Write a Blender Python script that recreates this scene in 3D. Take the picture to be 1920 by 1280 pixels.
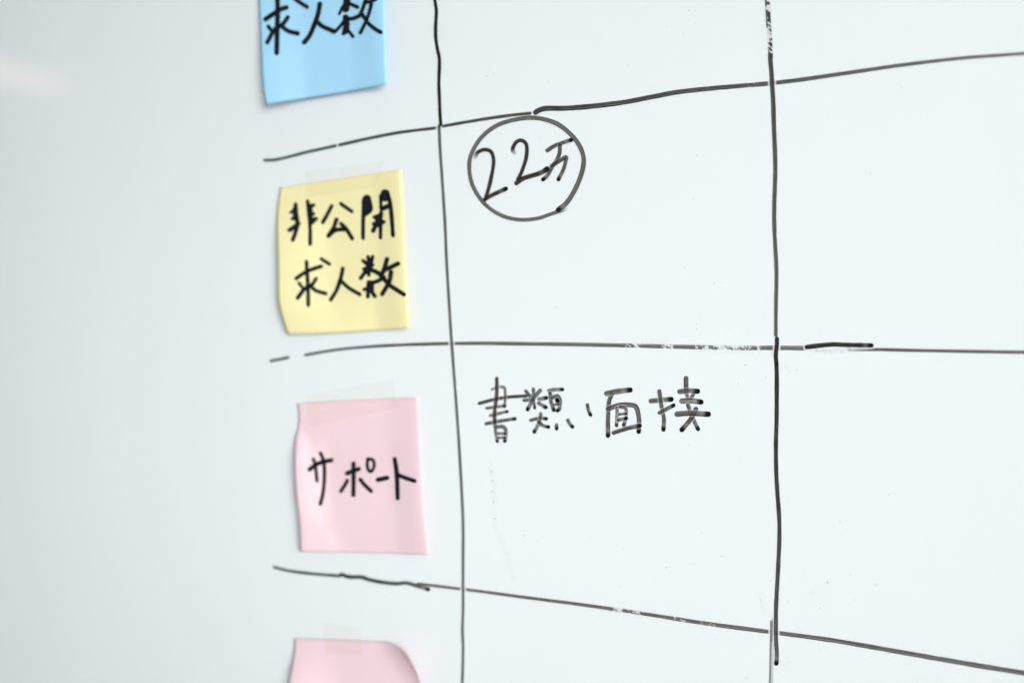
import bpy, math, random
import numpy as np
from mathutils import Vector, Matrix, noise

for o in list(bpy.data.objects):
    bpy.data.objects.remove(o, do_unlink=True)
S = bpy.context.scene
COL = S.collection
random.seed(7)

# ------------------------------------------------------------------ camera
# The board is the world XZ plane (viewer on the -Y side); metres.
F = 1800.0                                   # focal length in photo pixels (1920 wide)
u_ = np.array([3250.0, 50.0, -1800.0]); u_ /= np.linalg.norm(u_)
v_ = np.array([680.0, 20500.0, 1800.0]); v_ -= u_ * v_.dot(u_); v_ /= np.linalg.norm(v_)
n_ = np.cross(u_, v_)
D0 = 0.427
P0 = np.array([0.0, 0.0, D0])
def to_world(a):
    return Vector((float(a.dot(u_)), float(a.dot(n_)), float(-a.dot(v_))))
cam_loc = to_world(-P0)
cam_data = bpy.data.cameras.new("camera")
cam = bpy.data.objects.new("camera", cam_data)
COL.objects.link(cam)
cx, cy, cz = to_world(np.array([1., 0, 0])), to_world(np.array([0, -1., 0])), to_world(np.array([0, 0, -1.]))
M = Matrix((cx, cy, cz)).transposed().to_4x4()
M.translation = cam_loc
cam.matrix_world = M
cam_data.sensor_width = 36.0
cam_data.lens = 36.0 * F / 1920.0
cam_data.clip_start = 0.01
cam_data.clip_end = 100.0
cam_data.dof.use_dof = True
cam_data.dof.focus_distance = 0.384
cam_data.dof.aperture_fstop = 5.0
S.camera = cam

def at(px, py, h=0.0):
    """The point h metres in front of the board that the photograph shows at pixel (px, py)."""
    r = np.array([px - 960.0, py - 640.0, F])
    d = to_world(r)
    t = (-h - cam_loc.y) / d.y
    return cam_loc + d * t

# ------------------------------------------------------------------ light
W = bpy.data.worlds.new("World")
S.world = W
W.use_nodes = True
bg = W.node_tree.nodes["Background"]
bg.inputs[0].default_value = (0.885, 0.95, 0.985, 1)
bg.inputs[1].default_value = 0.45
S.view_settings.view_transform = 'Standard'
S.view_settings.look = 'None'
S.view_settings.exposure = 0.0
S.view_settings.gamma = 1.0

FILL_WATTS = 75.0
def area(name, loc, aim, sx, sy, power, col):
    l = bpy.data.lights.new(name, 'AREA')
    l.shape = 'RECTANGLE'; l.size = sx; l.size_y = sy
    l.energy = power; l.color = col
    o = bpy.data.objects.new(name, l); COL.objects.link(o)
    o.location = loc
    o.rotation_euler = (Vector(aim) - Vector(loc)).to_track_quat('-Z', 'Y').to_euler()
    return o
area("window_light", (0.88, -0.74, 0.12), (-0.085, 0, -0.06), 0.5, 0.6, 0.96, (1.0, 0.98, 0.955)).data.spread = math.radians(36)
area("fill_light", (2.4, -1.9, 0.45), (-0.05, 0, -0.05), 2.0, 2.0, FILL_WATTS, (0.94, 0.98, 1.0))  # added soft fill from the right, not a second window
# the small warm lamp of the room whose mirror image shows at the far side of the board
p = at(-4, 134); r = (p - cam_loc).normalized(); r.y = -r.y
lamp_loc = p + r * 2.2
wl = area("warm_lamp_light", lamp_loc, p, 0.34, 0.075, 0.10, (1.0, 0.56, 0.37))

wl.data.shape = 'ELLIPSE'; wl.rotation_euler.rotate_axis('Z', math.radians(-12))

# ------------------------------------------------------------------ materials
def new_mat(name):
    m = bpy.data.materials.new(name); m.use_nodes = True
    nt = m.node_tree
    return m, nt, nt.nodes["Principled BSDF"]

def board_material():
    m, nt, b = new_mat("board_enamel")
    b.inputs["Roughness"].default_value = 0.16
    b.inputs["IOR"].default_value = 1.5
    tc = nt.nodes.new("ShaderNodeTexCoord")
    n1 = nt.nodes.new("ShaderNodeTexNoise"); n1.inputs["Scale"].default_value = 9; n1.inputs["Detail"].default_value = 5
    n2 = nt.nodes.new("ShaderNodeTexNoise"); n2.inputs["Scale"].default_value = 60; n2.inputs["Detail"].default_value = 3
    mp = nt.nodes.new("ShaderNodeMapping"); mp.inputs["Scale"].default_value = (1, 1, 0.35)
    mx = nt.nodes.new("ShaderNodeMix"); mx.data_type = 'RGBA'
    mx.inputs[6].default_value = (0.630, 0.667, 0.676, 1); mx.inputs[7].default_value = (0.678, 0.704, 0.709, 1)
    ad = nt.nodes.new("ShaderNodeMath"); ad.operation = 'MULTIPLY_ADD'; ad.inputs[1].default_value = 0.35
    nt.links.new(tc.outputs["Object"], mp.inputs[0])
    nt.links.new(mp.outputs[0], n1.inputs["Vector"]); nt.links.new(mp.outputs[0], n2.inputs["Vector"])
    nt.links.new(n2.outputs["Fac"], ad.inputs[0]); nt.links.new(n1.outputs["Fac"], ad.inputs[2])
    nt.links.new(ad.outputs[0], mx.inputs[0])
    nt.links.new(mx.outputs[2], b.inputs["Base Color"])
    n3 = nt.nodes.new("ShaderNodeTexNoise"); n3.inputs["Scale"].default_value = 55; n3.inputs["Detail"].default_value = 2
    bp = nt.nodes.new("ShaderNodeBump"); bp.inputs["Strength"].default_value = 0.04; bp.inputs["Distance"].default_value = 0.001
    nt.links.new(tc.outputs["Object"], n3.inputs["Vector"])
    nt.links.new(n3.outputs["Fac"], bp.inputs["Height"]); nt.links.new(bp.outputs[0], b.inputs["Normal"])
    rr = nt.nodes.new("ShaderNodeMapRange"); rr.inputs[3].default_value = 0.045; rr.inputs[4].default_value = 0.085
    nt.links.new(n1.outputs["Fac"], rr.inputs[0]); nt.links.new(rr.outputs[0], b.inputs["Roughness"])
    return m

def paper_material(name, c):
    m, nt, b = new_mat(name)
    b.inputs["Roughness"].default_value = 0.85
    b.inputs["Specular IOR Level"].default_value = 0.25
    tc = nt.nodes.new("ShaderNodeTexCoord")
    n1 = nt.nodes.new("ShaderNodeTexNoise"); n1.inputs["Scale"].default_value = 38; n1.inputs["Detail"].default_value = 4
    n2 = nt.nodes.new("ShaderNodeTexNoise"); n2.inputs["Scale"].default_value = 1400; n2.inputs["Detail"].default_value = 2
    mx = nt.nodes.new("ShaderNodeMix"); mx.data_type = 'RGBA'
    mx.inputs[6].default_value = (c[0] * .955, c[1] * .94, c[2] * .92, 1); mx.inputs[7].default_value = (*c, 1)
    nt.links.new(tc.outputs["Object"], n1.inputs["Vector"]); nt.links.new(tc.outputs["Object"], n2.inputs["Vector"])
    nt.links.new(n1.outputs["Fac"], mx.inputs[0]); nt.links.new(mx.outputs[2], b.inputs["Base Color"])
    bp = nt.nodes.new("ShaderNodeBump"); bp.inputs["Strength"].default_value = 0.12; bp.inputs["Distance"].default_value = 0.0002
    nt.links.new(n2.outputs["Fac"], bp.inputs["Height"]); nt.links.new(bp.outputs[0], b.inputs["Normal"])
    tr = nt.nodes.new("ShaderNodeBsdfTranslucent")
    nt.links.new(mx.outputs[2], tr.inputs[0])
    ms = nt.nodes.new("ShaderNodeMixShader"); ms.inputs[0].default_value = 0.30
    out = nt.nodes["Material Output"]
    nt.links.new(b.outputs[0], ms.inputs[1]); nt.links.new(tr.outputs[0], ms.inputs[2])
    nt.links.new(ms.outputs[0], out.inputs[0])
    return m

def ink_material(name, rough, film=(1, 1, 1, 1)):
    m, nt, b = new_mat(name)
    b.inputs["Roughness"].default_value = rough
    b.inputs["Specular IOR Level"].default_value = 0.08
    a = nt.nodes.new("ShaderNodeAttribute"); a.attribute_name = "ink"
    t = nt.nodes.new("ShaderNodeBsdfTransparent")
    t.inputs[0].default_value = film
    ms = nt.nodes.new("ShaderNodeMixShader")
    nt.links.new(a.outputs["Color"], b.inputs["Base Color"])
    nt.links.new(a.outputs["Alpha"], ms.inputs[0])
    nt.links.new(t.outputs[0], ms.inputs[1]); nt.links.new(b.outputs[0], ms.inputs[2])
    nt.links.new(ms.outputs[0], nt.nodes["Material Output"].inputs[0])
    return m

def tape_material():
    m, nt, b = new_mat("clear_tape")
    b.inputs["Base Color"].default_value = (0.80, 0.79, 0.74, 1)
    b.inputs["Roughness"].default_value = 0.32
    tc = nt.nodes.new("ShaderNodeTexCoord")
    n1 = nt.nodes.new("ShaderNodeTexNoise"); n1.inputs["Scale"].default_value = 120; n1.inputs["Detail"].default_value = 4
    rr = nt.nodes.new("ShaderNodeMapRange"); rr.inputs[3].default_value = 0.01; rr.inputs[4].default_value = 0.045
    t = nt.nodes.new("ShaderNodeBsdfTransparent")
    t.inputs[0].default_value = (0.993, 0.985, 0.97, 1)
    ms = nt.nodes.new("ShaderNodeMixShader")
    nt.links.new(tc.outputs["Object"], n1.inputs["Vector"]); nt.links.new(n1.outputs["Fac"], rr.inputs[0])
    nt.links.new(rr.outputs[0], ms.inputs[0])
    nt.links.new(t.outputs[0], ms.inputs[1]); nt.links.new(b.outputs[0], ms.inputs[2])
    nt.links.new(ms.outputs[0], nt.nodes["Material Output"].inputs[0])
    return m

MAT_BOARD = board_material()
MAT_YELLOW = paper_material("yellow_paper", (0.935, 0.872, 0.518))
MAT_BLUE = paper_material("blue_paper", (0.46, 0.775, 0.97))
MAT_PINK = paper_material("pink_paper", (0.925, 0.728, 0.775))
MAT_PEN = ink_material("felt_pen_ink", 0.6)
MAT_MARKER = ink_material("dry_marker_ink", 0.42, (1.0, 1.0, 1.0, 1))
MAT_TAPE = tape_material()

# ------------------------------------------------------------------ helpers
def link(name, verts, faces, mat, parent=None, smooth=True, cols=None):
    me = bpy.data.meshes.new(name)
    me.from_pydata([tuple(v) for v in verts], [], faces)
    me.materials.append(mat)
    if smooth:
        me.polygons.foreach_set("use_smooth", [True] * len(me.polygons))
    if cols is not None:
        at_ = me.attributes.new("ink", 'FLOAT_COLOR', 'POINT')
        at_.data.foreach_set("color", np.asarray(cols, dtype=np.float32).ravel())
    me.update()
    o = bpy.data.objects.new(name, me)
    COL.objects.link(o)
    if parent is not None:
        put_under(o, parent)
    return o

def world_loc(o):
    v = Vector(o.location)
    while o.parent:
        o = o.parent; v += o.location
    return v
def put_under(o, parent):
    """Parent o, keeping its world-space mesh where it is (no rotations are used)."""
    o.parent = parent
    o.location = -world_loc(parent)
def empty(name, loc, parent=None):
    o = bpy.data.objects.new(name, None); COL.objects.link(o)
    o.empty_display_size = 0.02
    if parent is not None:
        o.parent = parent; o.location = Vector(loc) - world_loc(parent)
    else:
        o.location = loc
    return o
def tag(o, label, cat, group=None):
    o["label"] = label; o["category"] = cat
    if group: o["group"] = group

def smooth_line(pts, step):
    """Catmull-Rom through the points, resampled at an even step."""
    P = [np.array(p[:2], float) for p in pts]
    if len(P) == 2:
        dense = [P[0] + (P[1] - P[0]) * t for t in np.linspace(0, 1, 24)]
    else:
        Q = [2 * P[0] - P[1]] + P + [2 * P[-1] - P[-2]]
        dense = []
        for i in range(1, len(Q) - 2):
            a, b, c, d = Q[i - 1:i + 3]
            for t in np.linspace(0, 1, 14, endpoint=False):
                dense.append(0.5 * (2 * b + (c - a) * t + (2 * a - 5 * b + 4 * c - d) * t * t + (3 * b - a - 3 * c + d) * t ** 3))
        dense.append(P[-1])
    dense = np.array(dense)
    seg = np.linalg.norm(np.diff(dense, axis=0), axis=1)
    cum = np.concatenate([[0], np.cumsum(seg)])
    n = max(3, int(cum[-1] / step) + 1)
    s = np.linspace(0, cum[-1], n)
    return np.stack([np.interp(s, cum, dense[:, 0]), np.interp(s, cum, dense[:, 1])], 1), cum[-1]

class Stroke:
    def __init__(self, pts, w, d=0.86, w2=None, d2=None, blob=0, blob0=0, tone=(0.040, 0.035, 0.031), streak=0.10,
                 chips=(), step=1.3, na=9, wipe=True, fade=0.0, fade0=0.0, edge=0.72):
        self.pts, self.w, self.w2 = pts, w, (w2 if w2 is not None else w)
        self.d, self.d2 = d, (d2 if d2 is not None else d)
        self.blob, self.blob0, self.tone, self.streak, self.chips = blob, blob0, tone, streak, chips
        self.step, self.na, self.wipe, self.fade, self.fade0, self.edge = step, na, wipe, fade, fade0, edge
        self.line, self.len = smooth_line(pts, step)

def tint(base, px):
    """Lens fringing put into the ink colour: greener at the far side, more violet near."""
    k = max(0.0, min(1.0, (800 - px) / 320.0))
    q = max(0.0, min(1.0, (px - 1500) / 400.0))
    return (base[0] * (1 - 0.55 * k) + 0.010 * q, base[1] * (1 + 0.25 * k) + 0.028 * k, base[2] * (1 + 0.2 * k) + 0.026 * k + 0.014 * q)

_seed = [0]
def ribbons(name, strokes, hfun, mat, parent, base_h=0.00006, halo=1.6, wiped=0.3, soft=1.6, tinted=False, lift=0.000006, later=()):
    """Strokes of a pen as thin sheets on the surface; a later stroke thins the ink of the ones below it."""
    V, Fc, Cc = [], [], []
    for si, s in enumerate(strokes):
        _seed[0] += 1
        rs = np.random.RandomState(_seed[0] * 13 + 5)
        L = s.line; n = len(L)
        T = np.gradient(L, axis=0); T /= np.maximum(np.linalg.norm(T, axis=1), 1e-6)[:, None]
        N = np.stack([-T[:, 1], T[:, 0]], 1)
        tt = np.linspace(0, 1, n)
        wid = s.w + (s.w2 - s.w) * tt
        wob = np.array([noise.noise(Vector((i * s.step / 26.0, _seed[0] * 3.7, 0))) for i in range(n)])
        wid = wid * (1 + 0.10 * wob)
        # round ends
        pts = []
        for e, sg in ((0, -1),):
            r = wid[0] / 2
            for a in (0.97, 0.85, 0.6, 0.3):
                pts.append((L[0] - T[0] * r * a, N[0], 2 * r * math.sqrt(1 - a * a), 0.0, 0))
        for i in range(n):
            pts.append((L[i], N[i], wid[i], tt[i], i))
        r = wid[-1] / 2
        for a in (0.3, 0.6, 0.85, 0.97):
            pts.append((L[-1] + T[-1] * r * a, N[-1], 2 * r * math.sqrt(1 - a * a), 1.0, n - 1))
        prof = 1 - s.streak * rs.rand(s.na) * 1.6
        if s.streak > 0.13:
            g = rs.randint(2, s.na - 2); prof[g] *= 0.74; prof[(g + 3) % (s.na - 2) + 1] *= 0.86
        prof[0] *= s.edge; prof[-1] *= s.edge
        prof[1] = min(1.0, prof[1] + 0.5 * s.streak); prof[-2] = min(1.0, prof[-2] + 0.5 * s.streak)
        ks = np.linspace(-0.5, 0.5, s.na)
        over = list(strokes[si + 1:]) + list(later)
        i0 = len(V)
        for (c, nn, w, t, i) in pts:
            dist = t * s.len
            for j, k in enumerate(ks):
                q = c + nn * (k * w)
                a = (s.d + (s.d2 - s.d) * t) * prof[j]
                a *= 1 + 0.10 * noise.noise(Vector((dist / 17.0, j * 0.5, _seed[0] * 1.7)))
                a *= 1 + 0.8 * s.streak * noise.noise(Vector((dist / 60.0, j * 1.9, _seed[0] * 2.3)))
                tone = np.array(s.tone)
                if s.fade: a *= 1 - max(0, (t - (1 - s.fade)) / s.fade) * 0.75
                if s.fade0: a *= 1 - max(0, (s.fade0 - t) / s.fade0) * 0.75
                bl = 0.0
                if s.blob:
                    bl = max(bl, min(1.0, max(0.0, 1.35 - (s.len - dist) / (s.w2 * 0.62))) * s.blob)
                if s.blob0:
                    bl = max(bl, min(1.0, max(0.0, 1.35 - dist / (s.w * 0.62))) * s.blob0)
                # where a pen slows down the ink just before the blob is pushed aside
                if s.blob and s.streak > 0.05:
                    g = (s.len - dist) / max(s.w2, 1e-3)
                    a *= 1 - 0.22 * s.blob * math.exp(-((g - 1.3) / 0.5) ** 2)
                a = a + (0.995 - a) * bl
                tone = tone * (1 - bl) + np.array((0.006, 0.006, 0.006)) * bl
                for (c0, c1, amt) in s.chips:
                    x = q[0] if abs(L[-1][0] - L[0][0]) > abs(L[-1][1] - L[0][1]) else q[1]
                    if c0 - 4 < x < c1 + 4:
                        edge = min(1.0, (x - c0 + 4) / 5.0, (c1 + 4 - x) / 5.0)
                        z = noise.noise(Vector((q[0] * 0.20 - q[1] * 0.20, q[1] * 0.10 + q[0] * 0.10, 3.3))) + 0.55 * noise.noise(Vector((q[0] * 0.5 - q[1] * 0.45, q[1] * 0.25 + q[0] * 0.25, 9.1)))
                        cut = (amt - 0.5) * 1.3 + z * 1.25
                        if cut > 0: a *= 1 - edge * min(1.0, cut * 4.0) * 0.93
                for o in over:
                    if not o.wipe: continue
                    dd = np.min(np.hypot(o.line[:, 0] - q[0], o.line[:, 1] - q[1]))
                    lim = o.w / 2 + halo
                    if dd < lim + soft:
                        f = 1.0 if dd < lim else 1 - (dd - lim) / soft
                        a *= 1 - f * (1 - wiped)
                if tinted: tone = np.array(tint(tone, q[0]))
                V.append(at(q[0], q[1], hfun(q[0], q[1]) + base_h + lift * si))
                Cc.append((tone[0], tone[1], tone[2], min(1.0, max(0.0, a))))
        m = len(pts)
        for i in range(m - 1):
            for j in range(s.na - 1):
                a0 = i0 + i * s.na + j
                Fc.append((a0, a0 + 1, a0 + s.na + 1, a0 + s.na))
    return link(name, V, Fc, mat, parent, cols=Cc)

def zoomed(x0, y0, s, items, **kw):
    """Strokes given in the coordinates of an enlargement of the photograph."""
    out = []
    for it in items:
        pts, w = it[0], it[1]
        k = dict(kw)
        if len(it) > 2: k.update(it[2])
        if 'w2' in k: k['w2'] = k['w2'] / s
        out.append(Stroke([(x0 + p[0] / s, y0 + p[1] / s) for p in pts], w * k.pop('wx', 1.0) / s, **k))
    return out
FLAT = lambda x, y: 0.0

# ------------------------------------------------------------------ whiteboard
def slab(name, x0, x1, z0, z1, depth, bevel, mat, parent):
    """A board panel: front face at y = 0, rounded front edges."""
    rings = [(bevel, 0.0), (bevel * 0.3, bevel * 0.3), (0.0, bevel), (0.0, depth)]
    V, Fc = [], []
    for ins, y in rings:
        V += [(x0 + ins, y, z0 + ins), (x1 - ins, y, z0 + ins), (x1 - ins, y, z1 - ins), (x0 + ins, y, z1 - ins)]
    Fc.append((0, 1, 2, 3))
    for r in range(len(rings) - 1):
        for k in range(4):
            a, b = r * 4 + k, r * 4 + (k + 1) % 4
            Fc.append((a, a + 4, b + 4, b))
    e = (len(rings) - 1) * 4
    Fc.append((e + 3, e + 2, e + 1, e))
    return link(name, V, Fc, mat, parent, smooth=False)

board = empty("whiteboard", (0, 0, -0.6))
tag(board, "glossy whiteboard ruled by hand into cells with black marker", "whiteboard")
slab("panel", -1.1, 0.9, -0.6, 0.6, 0.018, 0.002, MAT_BOARD, board)

DK = (0.014, 0.012, 0.011)
GR = (0.058, 0.046, 0.036)
# horizontal rulings
H1a = Stroke([(496, 300.5), (514.4, 300), (538.4, 295), (571.3, 286.3), (600, 280), (629, 273.6)], 6.1, 0.93, tone=(.035, .036, .033))
H1b = Stroke([(637, 271.9), (691.6, 259.6), (746.3, 249), (817.4, 239.9), (829.7, 237), (892.5, 226), (948.8, 217.5), (994, 212.5)], 6.2, 0.95, d2=0.86, tone=(.030, .029, .026))
H1c = Stroke([(1004, 210.8), (1012.5, 206.3), (1025.6, 203.4), (1061, 203.2), (1108, 199.7), (1140, 196), (1176, 191), (1232.5, 180), (1273.8, 172.5), (1345, 165),
              (1438.8, 157), (1500, 150), (1560, 141.3), (1620, 132.5), (1680, 123.8), (1740, 116.3), (1815, 108.3), (1930, 100)], 10.2, 0.985, w2=6.2, d2=0.72,
             tone=(.020, .018, .017), streak=0.16, chips=((1405, 1418, .28),))
H2a = Stroke([(508, 676.5), (524, 673.4), (540, 670.2)], 5.8, 0.86)
H2b = Stroke([(573, 665.2), (611, 658.5), (648.8, 653.4), (705, 648.8), (761, 646), (839, 644), (912.5, 643.4), (987.5, 644.3), (1062.5, 645.3), (1160, 647.2),
              (1232.5, 649), (1304, 650.6), (1382.5, 652), (1448, 652), (1512, 652.4)], 5.8, 0.92, w2=9.0, d2=0.80, tone=GR, streak=0.20, step=0.9,
             chips=((1174, 1205, .46), (1243, 1261, .75), (1303, 1350, .56), (1350, 1391, .74), (1391, 1425, .45)))
H2c = Stroke([(1592, 655.8), (1641, 655), (1729, 657), (1925, 660.3)], 6.4, 0.80, tone=GR, fade0=0.12)
H2d = Stroke([(1513, 650.3), (1536, 647.8), (1561, 645.5), (1583, 646.3), (1634, 647.4)], 8.8, 0.965, tone=(.020, .018, .016), blob=1, streak=0.07)
H3a = Stroke([(514, 1062.4), (537, 1068.4), (567.5, 1073), (605, 1076.5), (637, 1079)], 6.0, 0.93)
H3b = Stroke([(640, 1076), (655, 1081), (677, 1081), (692, 1086), (716, 1090.8), (742.5, 1093.6), (762, 1092), (780, 1097), (803, 1104.2)], 7.6, 1.0, d2=0.74,
             tone=(.010, .010, .010), streak=0.14, blob=0.9)
H3c = Stroke([(784, 1093.6), (860.6, 1103), (874, 1104.4), (938.6, 1113), (998, 1121), (1077, 1131), (1152, 1141.5), (1169, 1143.9), (1218.5, 1151.6), (1274.7, 1160.6),
              (1317, 1167), (1390, 1177), (1441, 1183.5), (1460.7, 1186), (1550, 1198), (1611, 1208), (1733, 1229.5), (1834.7, 1247), (1930, 1262.5)], 5.4, 0.89, w2=10.0,
             tone=GR, streak=0.24, step=0.9, chips=((1150, 1172, .5), (1176, 1205, .34), (1262, 1284, .28), (1316, 1342, .32)))
# vertical rulings
V1a = Stroke([(815, -10), (815.3, 0), (818, 19), (818, 28), (816.8, 52), (817, 71), (820, 92), (823, 105), (824, 120), (822.8, 156), (824, 187), (825, 216), (826.5, 234)],
             6.6, 1.0, tone=(.010, .013, .010), streak=0.03)
V1b = Stroke([(823.2, 236), (825, 279), (829, 338), (834, 414), (837.4, 492), (842.3, 574), (847, 646), (853.5, 732), (860, 824), (865.3, 916), (868.2, 982), (868.2, 1044),
              (868.0, 1103), (868.3, 1135), (867, 1179), (868.3, 1218), (866.5, 1290)], 5.9, 0.78, d2=0.68, tone=(.055, .058, .050), streak=0.10)
V2a = Stroke([(1438.6, -10), (1439.2, 0), (1440.2, 28), (1442, 56), (1444, 84), (1444.9, 115), (1446.3, 133.4), (1447.7, 157), (1450, 194), (1451, 230), (1453.4, 292.5),
              (1453.8, 324), (1452, 380), (1452, 424), (1454, 467.5), (1456, 511), (1455, 574), (1454.7, 628)], 9.4, 0.985, w2=7.2, d2=0.80, tone=(.034, .025, .020),
             streak=0.15, chips=((-12, 20, .62), (20, 40, .30), (40, 80, .58), (80, 100, .42)), step=0.9, na=11)
V2b = Stroke([(1456.9, 635), (1456.6, 648), (1454.7, 665), (1455.8, 680.6), (1456.6, 702.5), (1456.6, 730.6), (1456.2, 790), (1455, 831.5), (1455.5, 883), (1457.8, 924),
              (1461.2, 973), (1461.4, 1012), (1459.4, 1058), (1456.5, 1110), (1455, 1142), (1454.8, 1177), (1455, 1196), (1456.5, 1219.5), (1456.5, 1235), (1455.6, 1243)],
             8.0, 1.0, d2=0.78, tone=(.014, .012, .011), streak=0.12, blob=1)
V3 = Stroke([(1446.6, 1160), (1446.6, 1184), (1445.7, 1226.6), (1444.6, 1292)], 5.6, 0.62, tone=(.07, .066, .062), chips=((1152, 1164, .6),))
V3t = Stroke([(1450.4, 1205), (1449.4, 1240), (1448.4, 1292)], 1.6, 0.34, tone=(.07, .066, .062), na=5)
verts_ = [V1b, V2a, V2b, V3]
for s, lat in ((H1a, ()), (H1b, verts_), (H1c, [V2a]), (H2a, ()), (H2b, [V1b, V2a, V2b, H2d]), (H2c, [H2d]), (H2d, ()), (H3a, ()), (H3c, [V1b, V2b, V3]), (H3b, ())):
    ribbons("grid_line", [s], FLAT, MAT_MARKER, board, base_h=0.00004 if s not in (H2d, H3b) else 0.00007, halo=1.6, soft=2.4, wiped=0.08, tinted=True, later=lat)
for i, s in enumerate((V1a, V1b, V2a, V2b)):
    ribbons("grid_line", [s], FLAT, MAT_MARKER, board, base_h=0.00010 + 0.00001 * i, tinted=True)
ribbons("grid_line", [V3, V3t], FLAT, MAT_MARKER, board, base_h=0.00016, tinted=True)

# circled amount
amount = empty("handwritten_amount", at(988, 316), board)
C22 = dict(wx=1.3, d=0.985, tone=(.032, .025, .019), streak=0.09)
ZA = (860, 190, 5.333)
circ = zoomed(*ZA, [([(1072, 1080), (920, 1128), (800, 1168), (640, 1185), (480, 1160), (340, 1092), (220, 980), (133, 825), (105, 660), (130, 520), (228, 362), (378, 245), (560, 185),
                      (760, 166), (960, 215), (1100, 312), (1200, 432), (1248, 560), (1238, 690), (1180, 850), (1088, 1005), (995, 1085)], 37, dict(w2=50, blob=1, fade0=0.02))],
              d=0.92, tone=(.046, .038, .029), streak=0.22)
ribbons("drawn_circle", circ, FLAT, MAT_MARKER, amount, base_h=0.00008)
ribbons("digit", zoomed(*ZA, [([(166, 562), (190, 512), (258, 484), (325, 508), (350, 600), (330, 740), (297, 880), (262, 985)], 30, dict(fade0=.08)),
                              ([(264, 980), (330, 940), (400, 908), (472, 874)], 34, dict(blob=1, wipe=False))], **C22), FLAT, MAT_MARKER, amount, base_h=0.00012)
ribbons("digit", zoomed(*ZA, [([(558, 516), (540, 478), (575, 410), (630, 392), (678, 438), (676, 560), (632, 700), (592, 780)], 30, dict(fade0=.08)),
                              ([(578, 818), (650, 770), (780, 730), (840, 705), (884, 676)], 38, dict(blob=.9, wipe=False))], **C22), FLAT, MAT_MARKER, amount, base_h=0.00012)
ribbons("character", zoomed(*ZA, [([(888, 492), (960, 446), (1040, 415), (1126, 387)], 36, dict(blob=1)),
                                  ([(1013, 440), (1008, 520), (985, 580), (930, 665), (885, 745), (843, 782)], 36, dict(blob=1)),
                                  ([(930, 645), (1000, 602), (1075, 556), (1070, 600), (1048, 680), (998, 782)], 34, dict(blob=1))],
                                 wx=1.16, d=0.95, tone=(.040, .030, .023), streak=0.18), FLAT, MAT_MARKER, amount, base_h=0.00013, halo=0.4, wiped=.62)

# second entry
phrase = empty("handwritten_phrase", at(1115, 770), board)
ZB = (880, 690, 4.0)
PB = dict(d=0.90, tone=(.042, .032, .024), streak=0.24, blob=0.85, wx=1.2, edge=.8)
ribbons("character", zoomed(*ZB, [
    ([(75, 264), (180, 236), (300, 216), (425, 208)], 22, dict(d=.92, streak=.1, blob=0)),
    ([(168, 160), (196, 148)], 14, dict(blob=0)), ([(235, 140), (262, 146), (270, 200), (266, 290)], 19, dict(blob=0, d=.75)),
    ([(130, 300), (190, 292), (266, 282)], 20, {}), ([(160, 355), (220, 340), (284, 325)], 20, {}),
    ([(125, 416), (230, 396), (342, 379)], 23, dict(blob=1)),
    ([(206, 78), (205, 200), (190, 330), (192, 430)], 25, dict(d=.9, streak=.12, blob=0)),
    ([(192, 440), (202, 500), (210, 548)], 20, dict(blob=1)), ([(200, 442), (250, 438), (274, 472), (266, 546)], 24, dict(blob=1)),
    ([(215, 488), (268, 490)], 16, {}), ([(215, 522), (266, 520)], 16, {})], **PB), FLAT, MAT_MARKER, phrase, halo=0.6, wiped=.45, soft=1.0, base_h=0.00006)
ribbons("character", zoomed(*ZB, [
    ([(424, 172), (470, 228)], 22, dict(blob=.2)), ([(480, 156), (481, 214)], 22, dict(blob=.2)), ([(410, 240), (478, 236)], 22, dict(blob=0)),
    ([(480, 238), (490, 298)], 20, dict(blob=.6)), ([(532, 166), (482, 226), (437, 310)], 25, dict(blob=1)),
    ([(524, 232), (578, 222)], 25, dict(blob=1)), ([(520, 262), (574, 294)], 23, dict(blob=1)),
    ([(460, 390), (520, 376), (578, 379)], 22, dict(blob=1)), ([(535, 342), (525, 402), (487, 478)], 23, dict(blob=1)), ([(520, 402), (552, 430), (594, 440)], 23, dict(blob=1)),
    ([(596, 170), (640, 161), (698, 159)], 24, dict(blob=1)), ([(606, 190), (615, 260), (634, 314)], 25, {}), ([(622, 222), (660, 206), (682, 240), (676, 300), (662, 318)], 24, {}),
    ([(634, 276), (668, 268)], 18, {}), ([(658, 238), (662, 246)], 28, dict(blob=1)),
    ([(655, 424), (655, 454)], 23, dict(blob=1)), ([(740, 390), (756, 420), (774, 440)], 22, dict(blob=.9))], **PB), FLAT, MAT_MARKER, phrase, halo=0.6, wiped=.45, soft=1.0, base_h=0.00006)
ribbons("punctuation_dot", zoomed(*ZB, [([(886, 276), (893, 315), (909, 350)], 24, dict(blob=.9))], **PB), FLAT, MAT_MARKER, phrase)
ribbons("character", zoomed(*ZB, [
    ([(1068, 196), (1046, 260), (1040, 380), (1040, 506)], 28, dict(blob=1)),
    ([(1040, 305), (1120, 278), (1215, 276), (1256, 300), (1274, 400), (1270, 476)], 30, dict(blob=1)),
    ([(1030, 190), (1100, 176), (1206, 163)], 34, dict(blob=1)),
    ([(1108, 296), (1108, 350), (1104, 430)], 22, dict(blob=.7)), ([(1130, 290), (1174, 304), (1172, 380), (1158, 428)], 22, dict(blob=.7)),
    ([(1122, 346), (1178, 340)], 16, dict(blob=.4)), ([(1116, 388), (1178, 376)], 22, dict(blob=1)),
    ([(1082, 484), (1180, 452), (1278, 431)], 27, dict(blob=1))], **PB), FLAT, MAT_MARKER, phrase, halo=0.8, wiped=.4, soft=1.0, base_h=0.00006)
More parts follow.
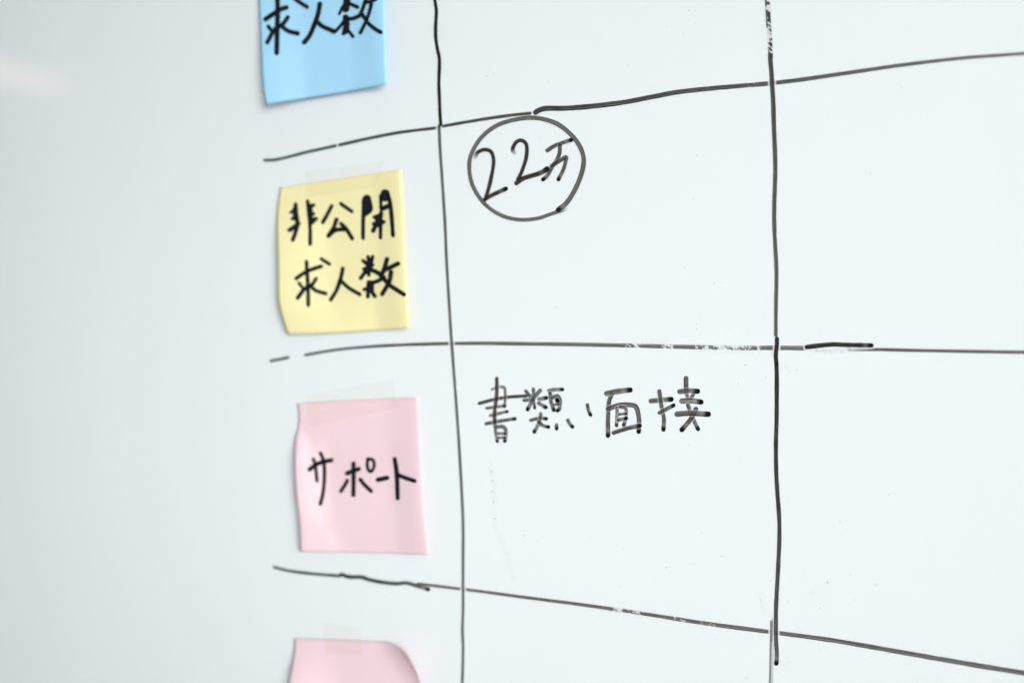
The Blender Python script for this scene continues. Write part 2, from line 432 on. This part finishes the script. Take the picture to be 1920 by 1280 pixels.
ribbons("character", zoomed(*ZB, [
    ([(1362, 246), (1420, 240), (1514, 233)], 32, dict(blob=1)), ([(1425, 172), (1440, 280), (1459, 380), (1456, 460)], 26, dict(blob=1)), ([(1426, 334), (1480, 306), (1532, 278)], 25, dict(blob=.9)),
    ([(1626, 76), (1626, 150)], 30, dict(blob=.2)), ([(1626, 182), (1638, 222)], 24, dict(blob=0)), ([(1686, 184), (1662, 224)], 24, dict(blob=0)),
    ([(1578, 176), (1640, 169), (1712, 173)], 31, dict(blob=1)), ([(1594, 246), (1670, 244), (1738, 254)], 34, dict(blob=1)),
    ([(1640, 278), (1660, 330), (1690, 405), (1716, 456)], 26, dict(blob=1)), ([(1700, 306), (1662, 380), (1594, 462)], 31, dict(blob=1)),
    ([(1558, 344), (1650, 338), (1792, 345)], 34, dict(blob=1))], **PB), FLAT, MAT_MARKER, phrase, halo=0.9, wiped=.35, soft=1.0, base_h=0.00006)

# specks, old ink ghosts and dust on the board: flat spots too small to pick apart
def spots():
    V, Fc, Cc = [], [], []
    rs = random.Random(21)
    L = [(1307, 291, 1.4, .8), (1300, 375, 1.2, .7), (1284, 501, 1.2, .8), (1339, 531, 1.5, .5), (1352, 530, 1.2, .4), (1220, 287, 1.0, .4), (1172, 321, .9, .3), (1042, 576, 1.5, .35),
         (1632, 325, 2.2, .35), (1690, 165, 2.2, .22), (1292, 20, 1.7, .4), (1250, 50, 1.5, .3), (1281, 64, 1.6, .45), (1304, 43, 1.6, .22), (912, 143, 2.2, .25), (926, 139, 2, .25),
         (1029, 155, 2.2, .16), (1306, 607, 1.6, .5), (1306, 616, 1.4, .4), (1367, 617, 1.2, .3), (1397, 684, 1.6, .4), (1397, 684.5, 2.6, .2), (1384, 719, 2.2, .35), (1436, 708, 1.8, .35),
         (1494, 694, 1.8, .25), (1481, 698, 1.5, .2), (1667, 926, 1.8, .45), (1575, 979, 1.6, .4), (1595, 972, 1.4, .2), (1551, 1091, 2.6, .45), (1594, 1077, 1.6, .35), (1641, 1096, 1.6, .4),
         (1538, 1139, 1.8, .4), (1602, 1124, 1.4, .3), (1315, 999, 1.1, .7), (1353, 1042, 1.1, .8), (1250, 1063, 1.5, .8), (1302, 1056, 1.4, .3), (1292, 835, 1.5, .3), (1389, 862, 1.4, .2),
         (1170, 1028, 1.6, .25), (983, 1003, 2.8, .28), (1005, 1013, 2, .16), (921, 884, 2.8, .30), (924, 901, 2.0, .28), (929, 907, 1.8, .2), (924, 921, 2.2, .28), (926, 940, 2.8, .32),
         (928, 972, 2.4, .2), (1162, 1096, 1.8, .25), (1343, 1196, 2, .25), (1461, 1124, 1.4, .3), (1477, 1127, 1.6, .18), (1446, 1088, 1.3, .5), (1481, 1091, 1.3, .3), (1400, 1270, 2, .25),
         (1126, 206, 1.2, .35), (1179, 122, 2, .15), (1400, 85, 1.6, .15), (1103, 1096, 1.6, .15), (1427, 1134, 2, .16), (1432, 1144, 1.6, .14), (970, 305, 2, .15), (1011, 256, 2.2, .1)]
    for k in range(46):                                     # fine dust
        L.append((rs.uniform(890, 1900), rs.uniform(10, 1270), rs.uniform(.6, 1.5), rs.uniform(.05, .22)))
    for k in range(26):                                     # clusters of wiped ink dust
        L.append((rs.gauss(1345, 34), rs.gauss(607, 12), rs.uniform(.6, 1.5), rs.uniform(.05, .2)))
    for k in range(26):
        L.append((rs.gauss(1530, 26), rs.gauss(1118, 13), rs.uniform(.6, 1.6), rs.uniform(.05, .16)))
    for k in range(30):
        L.append((rs.gauss(1420, 30), rs.gauss(735, 36), rs.uniform(.6, 1.6), rs.uniform(.04, .16)))
    for i, (x, y, r, a) in enumerate(L):
        n = 9; i0 = len(V)
        V.append(at(x, y, 0.00003)); Cc.append((.08, .085, .095, a))
        ph = rs.uniform(0, 6.28); el = rs.uniform(.75, 1.5)
        for k in range(n):
            t = 2 * math.pi * k / n; rr = r * 0.8 * rs.uniform(.75, 1.15)
            dx, dy = rr * math.cos(t) * el, rr * math.sin(t) / el
            V.append(at(x + dx * math.cos(ph) - dy * math.sin(ph), y + dx * math.sin(ph) + dy * math.cos(ph), 0.00003)); Cc.append((.08, .085, .095, a * .55))
        for k in range(n):
            Fc.append((i0, i0 + 1 + k, i0 + 1 + (k + 1) % n))
    o = link("ink_specks", V, Fc, MAT_MARKER, board, cols=Cc)
    o["kind"] = "stuff"
spots()

def smear(name, outline_pts, w, a, tone, seed):
    """Wiped ink left as a faint ghost: a ribbon broken up by noise."""
    s = Stroke(outline_pts, w, a, tone=tone, streak=.5, step=1.0, na=17)
    o = ribbons(name, [s], FLAT, MAT_MARKER, board, base_h=0.00002)
    me = o.data; col = me.attributes["ink"].data
    for i, d in enumerate(col):
        c = d.color; q = me.vertices[i].co
        z = noise.noise(Vector((q.x * 900, seed, q.z * 900))) * .8 + noise.noise(Vector((q.x * 2600, seed, q.z * 2600))) * .7 + .25
        k = (i % 17) / 16.0
        d.color = (c[0], c[1], c[2], c[3] * max(0, min(1, z)) * min(1, 4 * k * (1 - k)) )
smear("ink_ghost", [(1524, 657), (1548, 659), (1575, 657.5), (1591, 655)], 11, .42, (.25, .25, .31), 1.0)
smear("ink_ghost", [(921, 868), (924, 900), (927, 945), (929, 990), (940, 1010), (950, 1040), (957, 1062), (962, 1084)], 13, .16, (.28, .30, .42), 2.0)
smear("ink_ghost", [(1300, 655), (1340, 657), (1385, 658.5), (1420, 659)], 15, .16, (.25, .25, .28), 6.0)
smear("ink_ghost", [(1172, 641), (1200, 642), (1262, 643)], 12, .12, (.25, .25, .28), 7.0)
smear("ink_ghost", [(1436, 20), (1440, 60), (1443, 100)], 22, .12, (.25, .25, .28), 8.0)
smear("ink_ghost", [(1148, 1146), (1180, 1151), (1230, 1159)], 13, .12, (.25, .25, .28), 9.0)
smear("ink_ghost", [(1425, 1118), (1428, 1130), (1434, 1142)], 4, .35, (.2, .2, .25), 3.0)
smear("ink_ghost", [(1462, 1242), (1472, 1244), (1482, 1240)], 8, .14, (.28, .30, .42), 4.0)
smear("ink_ghost", [(1462, 682), (1470, 686), (1480, 692)], 12, .2, (.3, .3, .36), 5.0)

# ------------------------------------------------------------------ sticky notes
class Note:
    """A paper sheet whose outline is given on the photograph, with a height over the board at each (u, v)."""
    def __init__(self, left, right, top, bottom, hf):
        mk = lambda pts: smooth_line(pts, 4.0)[0]
        self.e = [mk(left), mk(right), mk(top), mk(bottom)]
        self.hf = hf
    def ev(self, k, t):
        L = self.e[k]; x = t * (len(L) - 1); i = min(len(L) - 2, max(0, int(x))); f = x - i
        return L[i] * (1 - f) + L[i + 1] * f
    def P(self, u, v):
        l, r, t, b = self.ev(0, v), self.ev(1, v), self.ev(2, u), self.ev(3, u)
        c = [self.e[2][0], self.e[2][-1], self.e[3][0], self.e[3][-1]]
        return (1 - u) * l + u * r + (1 - v) * t + v * b - ((1 - u) * (1 - v) * c[0] + u * (1 - v) * c[1] + (1 - u) * v * c[2] + u * v * c[3])
    def uv(self, x, y):
        u = v = 0.5; q = np.array((x, y))
        for _ in range(7):
            p = self.P(u, v); e = 1e-3
            J = np.stack([(self.P(u + e, v) - p) / e, (self.P(u, v + e) - p) / e], 1)
            d = np.linalg.solve(J, q - p); u += d[0]; v += d[1]
            u = min(1.05, max(-.05, u)); v = min(1.05, max(-.05, v))
        return min(1.0, max(0.0, u)), min(1.0, max(0.0, v))
    def h(self, x, y):
        return self.hf(*self.uv(x, y))
    def build(self, mat, n=44):
        V, Fc = [], []
        for j in range(n + 1):
            for i in range(n + 1):
                u, v = i / n, j / n
                p = self.P(u, v)
                V.append(at(p[0], p[1], self.hf(u, v)))
        for j in range(n):
            for i in range(n):
                a = j * (n + 1) + i
                Fc.append((a, a + n + 1, a + n + 2, a + 1))
        return finish_note(V, Fc, mat)
def finish_note(V, Fc, mat):
    c = sum(V, Vector()) / len(V)
    o = link("sticky_note", [p - c for p in V], Fc, mat)
    o.location = c
    md = o.modifiers.new("thickness", 'SOLIDIFY'); md.thickness = 0.00011; md.offset = -1
    return o

def ss(a, b, x):
    t = min(1.0, max(0.0, (x - a) / (b - a))); return t * t * (3 - 2 * t)
def crinkle(u, v, s, amp):
    return amp * (noise.noise(Vector((u * 2.6, v * 2.6, s))) + .45 * noise.noise(Vector((u * 6, v * 6, s + 7))))
NOTES = "sticky notes in a column on the whiteboard"

def h_blue(u, v):
    h = 0.0006 + 0.0030 * ss(.25, 1, v) ** 1.2 + 0.0031 * ss(.38, 0, u) * ss(-.1, .7, v) + 0.0022 * ss(.7, 1, u) * ss(-.2, .6, v)
    return h + crinkle(u, v, 1, .00032)
blue = Note([(481, -88), (484, -30), (486, 28), (488, 75), (490, 130), (493, 165), (498, 196)], [(718, -128), (721, -40), (722, 40), (724, 100), (726, 158)],
            [(481, -88), (600, -106), (718, -128)], [(498, 196), (560, 186), (640, 173.5), (726, 158)], h_blue)
o_blue = blue.build(MAT_BLUE)
tag(o_blue, "light blue sticky note with black handwriting, uppermost in the column", "sticky note", NOTES)

def h_yellow(u, v):
    h = 0.0006 + 0.0042 * ss(.45, 0, u) * ss(.05, .45, v) * (1 - .45 * ss(.78, 1, v)) + 0.0024 * ss(.72, 1, u) * (0.6 + .4 * v) + 0.0012 * ss(.5, 1, v)
    h += 0.0011 * math.exp(-((u - .35 - .25 * (1 - v)) / .22) ** 2) * ss(.7, 1, v)
    return h + crinkle(u, v, 4, .00032)
yellow = Note([(525, 351), (520.5, 380), (518.5, 410), (519.5, 459), (520.5, 520), (521.5, 562), (529, 595), (539, 626)], [(752, 318), (757.5, 402), (761.5, 506), (767, 600), (768, 615)],
              [(525, 351), (639, 334.5), (752, 318)], [(539, 626), (611, 624.5), (686, 620.5), (768, 615)], h_yellow)
o_yellow = yellow.build(MAT_YELLOW)
tag(o_yellow, "pale yellow sticky note with two lines of black handwriting", "sticky note", NOTES)

def h_pink(u, v):
    h = 0.0006 + 0.0046 * ss(.30, 0, u) * ss(.16, .42, v) * (1 - .45 * ss(.6, 1, v)) + 0.0024 * ss(.72, 1, u) * (.5 + .5 * v) + 0.0012 * ss(.5, 1, v)
    h -= 0.0007 * math.exp(-((u - .12) / .05) ** 2) * ss(.10, .2, v) * (1 - ss(.25, .5, v))
    h += 0.0009 * math.exp(-((u - .20 - .3 * (1 - v)) / .07) ** 2) * ss(.75, 1, v)
    return max(0.0004, h + crinkle(u, v, 8, .00032))
pink = Note([(556, 756), (559.5, 775), (558, 800), (553, 822), (551.5, 860), (552.5, 900), (556, 940), (560, 975), (562.5, 1034)], [(785, 745), (789, 831), (792.5, 906), (798, 971), (804.5, 1040)],
            [(556, 756), (640, 750), (785, 745)], [(562.5, 1034), (700, 1036.5), (804.5, 1040)], h_pink)
o_pink = pink.build(MAT_PINK)
tag(o_pink, "pink sticky note with one line of black katakana handwriting", "sticky note", NOTES)

# the lowest note: its upper corner has come loose and curls away from the board
def curled_note():
    A, B, Cc = at(553, 1195), at(800, 1204), at(562, 1487)
    ex = (B - A); w = ex.length; ex.normalize(); ez = (Cc - A); hh = ez.length; ez.normalize()
    N = Vector((0, -1, 0)); e = (ex * 0.80 - ez * 0.60).normalized()
    n = 48; V, Fc = [], []
    R = 0.0300; S0 = (ex * (w * 0.61)).dot(e)
    for j in range(n + 1):
        for i in range(n + 1):
            u, v = i / n, j / n
            p = A + ex * (w * u) + ez * (hh * v)
            s = (p - A).dot(e) - S0
            h = 0.0006 + 0.0058 * ss(.40, 0, u) * ss(0, .35, v) + crinkle(u, v, 12, .00032)
            if s > 0:
                a = min(s / R, 0.72); t = s - a * R
                p = p + e * (R * math.sin(a) + t * math.cos(a) - s); h += R * (1 - math.cos(a)) + t * math.sin(a)
            V.append(p + N * h)
    for j in range(n):
        for i in range(n):
            a = j * (n + 1) + i
            Fc.append((a, a + n + 1, a + n + 2, a + 1))
    return finish_note(V, Fc, MAT_PINK)
o_curl = curled_note()
tag(o_curl, "blank pink sticky note with a curled upper corner, lowest in the column", "sticky note", NOTES)

# handwriting on the notes (felt pen: solid, no wiping)
PEN = dict(d=1.0, tone=(.007, .008, .011), streak=0.01, edge=.92, wipe=False, step=1.6, na=7)
def write(note, owner, chars, z, name="character"):
    for c in chars:
        ribbons(name, zoomed(*z, [(pts, w * (1.32 if w < 40 else 1.06)) for pts, w in c], **PEN), note.h, MAT_PEN, owner, base_h=0.00022)
write(blue, o_blue, [
    [([(264, 166), (340, 116), (395, 82), (443, 66)], 32), ([(366, -75), (368, 100), (363, 300), (360, 455)], 33), ([(515, -8), (570, 30), (620, 62)], 27),
     ([(288, 228), (330, 282)], 27), ([(375, 215), (325, 280), (280, 365)], 29), ([(455, 150), (420, 200), (385, 228)], 28), ([(400, 225), (460, 268), (540, 288)], 30)],
    [([(730, 36), (715, 120), (680, 220), (640, 310), (596, 364)], 31), ([(700, 180), (750, 226), (850, 270)], 30)]], (440, 0, 4.571))
write(blue, o_blue, [
    [([(-20, 400), (45, 430), (110, 370), (160, 310), (200, 250)], 42), ([(215, -60), (215, 20), (200, 120)], 92), ([(160, 90), (115, 188)], 40), ([(262, 55), (358, 98)], 38),
     ([(480, -70), (465, 0), (430, 110), (385, 215)], 46), ([(545, 20), (530, 110), (482, 260), (396, 440)], 46), ([(420, 195), (500, 310), (590, 388), (668, 433)], 50),
     ([(450, 40), (540, 20), (610, -10)], 46), ([(200, 235), (212, 330), (195, 420)], 78), ([(215, 250), (300, 248), (400, 205)], 50), ([(220, 390), (295, 488)], 44), ([(215, 390), (168, 452)], 38)]], (620, 0, 7.11))
write(yellow, o_yellow, [
    [([(395, 498), (404, 600), (414, 690), (390, 790), (367, 852)], 32), ([(386, 545), (396, 640)], 48), ([(347, 576), (392, 556)], 24), ([(362, 640), (402, 624)], 26), ([(334, 754), (380, 724), (424, 690)], 34),
     ([(516, 466), (530, 600), (541, 750), (541, 892)], 29), ([(530, 510), (576, 505)], 28), ([(542, 520), (548, 680)], 42), ([(550, 582), (574, 592)], 28), ([(552, 648), (600, 642)], 32), ([(545, 694), (582, 666)], 24)],
    [([(756, 514), (712, 600), (668, 676)], 30), ([(848, 490), (900, 528), (958, 568)], 27), ([(806, 648), (776, 730), (724, 812)], 32), ([(728, 808), (795, 755), (895, 744)], 34), ([(850, 690), (902, 742), (962, 838)], 31)],
    [([(1078, 450), (1072, 640), (1070, 834)], 30), ([(1108, 440), (1108, 560)], 78), ([(1140, 450), (1153, 550), (1092, 606)], 22),
     ([(1312, 374), (1346, 520), (1370, 806)], 40), ([(1246, 410), (1250, 540)], 26), ([(1288, 388), (1288, 428)], 80), ([(1262, 540), (1330, 512)], 38),
     ([(1250, 575), (1246, 690), (1245, 830)], 28), ([(1222, 630), (1232, 690)], 70), ([(1182, 625), (1256, 598)], 28), ([(1178, 692), (1276, 672)], 30), ([(1204, 690), (1172, 760)], 34)]], (480, 290, 5.333))
write(yellow, o_yellow, [
    [([(402, 384), (470, 336), (540, 300), (652, 263)], 29), ([(505, 217), (511, 330), (520, 480), (522, 650)], 29), ([(652, 188), (734, 240)], 26), ([(430, 430), (472, 486)], 25),
     ([(512, 468), (465, 512), (417, 578)], 30), ([(600, 386), (565, 440), (528, 468)], 28), ([(540, 455), (600, 505), (696, 535)], 29)],
    [([(868, 284), (850, 370), (810, 490), (748, 596)], 30), ([(850, 408), (930, 480), (1038, 543)], 28)],
    [([(1070, 206), (1130, 262)], 28), ([(1166, 166), (1150, 240)], 28), ([(1120, 168), (1140, 240)], 28), ([(1138, 210), (1128, 300)], 66), ([(1078, 292), (1166, 250)], 28), ([(1046, 382), (1092, 320)], 28), ([(1112, 310), (1130, 348)], 28),
     ([(1150, 296), (1230, 335), (1290, 400), (1335, 450), (1480, 544)], 33), ([(1128, 420), (1122, 480), (1118, 566)], 40), ([(1148, 434), (1148, 500)], 62), ([(1080, 494), (1130, 482)], 28),
     ([(1140, 432), (1215, 410), (1280, 372)], 32), ([(1150, 506), (1188, 560)], 32), ([(1310, 190), (1282, 290), (1250, 360)], 34), ([(1420, 236), (1350, 270), (1290, 298)], 34), ([(1350, 322), (1330, 420), (1262, 540)], 34)]], (480, 450, 5.333))
write(pink, o_pink, [
    [([(428, 212), (490, 166), (560, 136), (648, 119)], 33), ([(466, 108), (486, 170), (503, 325)], 26), ([(538, 48), (570, 130), (578, 260), (566, 430), (537, 556)], 29)],
    [([(804, 250), (860, 228), (922, 206)], 34), ([(868, 152), (869, 300), (867, 466)], 33), ([(806, 322), (780, 370), (742, 428)], 30), ([(936, 312), (976, 362), (1044, 428)], 30),
     ([(1012, 110), (1005, 170), (1022, 222), (1050, 228), (1075, 176), (1062, 116), (1010, 106)], 25)],
    [([(1112, 315), (1204, 295)], 36)],
    [([(1280, 108), (1300, 250), (1310, 498)], 33), ([(1312, 266), (1400, 300), (1478, 326)], 33)]], (500, 840, 5.333))

# ------------------------------------------------------------------ clear tape
def tape(q, note, label):
    """q: four photo points, clockwise from the upper left; the lower part lies on the note."""
    n, m = 20, 14; V, Fc = [], []
    q = [np.array(p, float) for p in q]
    for j in range(m + 1):
        for i in range(n + 1):
            a, b = i / n, j / m
            p = (1 - a) * (1 - b) * q[0] + a * (1 - b) * q[1] + a * b * q[2] + (1 - a) * b * q[3]
            jag = 0.9 * math.sin(j * 2.4) if i in (0, n) else 0
            p = p + np.array((jag, 0))
            h = note(p) + 0.00018 if note else 0.00018
            V.append(at(p[0], p[1], h))
    for j in range(m):
        for i in range(n):
            a = j * (n + 1) + i
            Fc.append((a, a + n + 1, a + n + 2, a + 1))
    c = sum(V, Vector()) / len(V)
    o = link("tape_strip", [p - c for p in V], Fc, MAT_TAPE)
    o.location = c
    tag(o, label, "tape", "clear tape strips holding the sticky notes")
def over(note):
    def f(p):
        u, v = note.uv(p[0], p[1])
        top = note.P(u, 0)[1]
        k = ss(-7, 1, p[1] - top)
        return note.hf(u, max(0, v)) * k + 0.0004 * k
    return f
tape([(571, 321), (722, 303), (704, 351), (574, 371)], over(yellow), "clear tape strip across the top of the yellow note")
tape([(574, 742), (736, 709), (745, 764), (578, 800)], over(pink), "clear tape strip over the top of the pink note with handwriting")
def over_curl(p):
    return 0.0014 * ss(-7, 1, p[1] - 1199)
tape([(604, 1169), (677, 1173), (679, 1228), (609, 1224)], over_curl, "short clear tape strip over the top of the blank pink note")

S.render.engine = 'CYCLES'
S.cycles.max_bounces = 8
S.cycles.transparent_max_bounces = 24
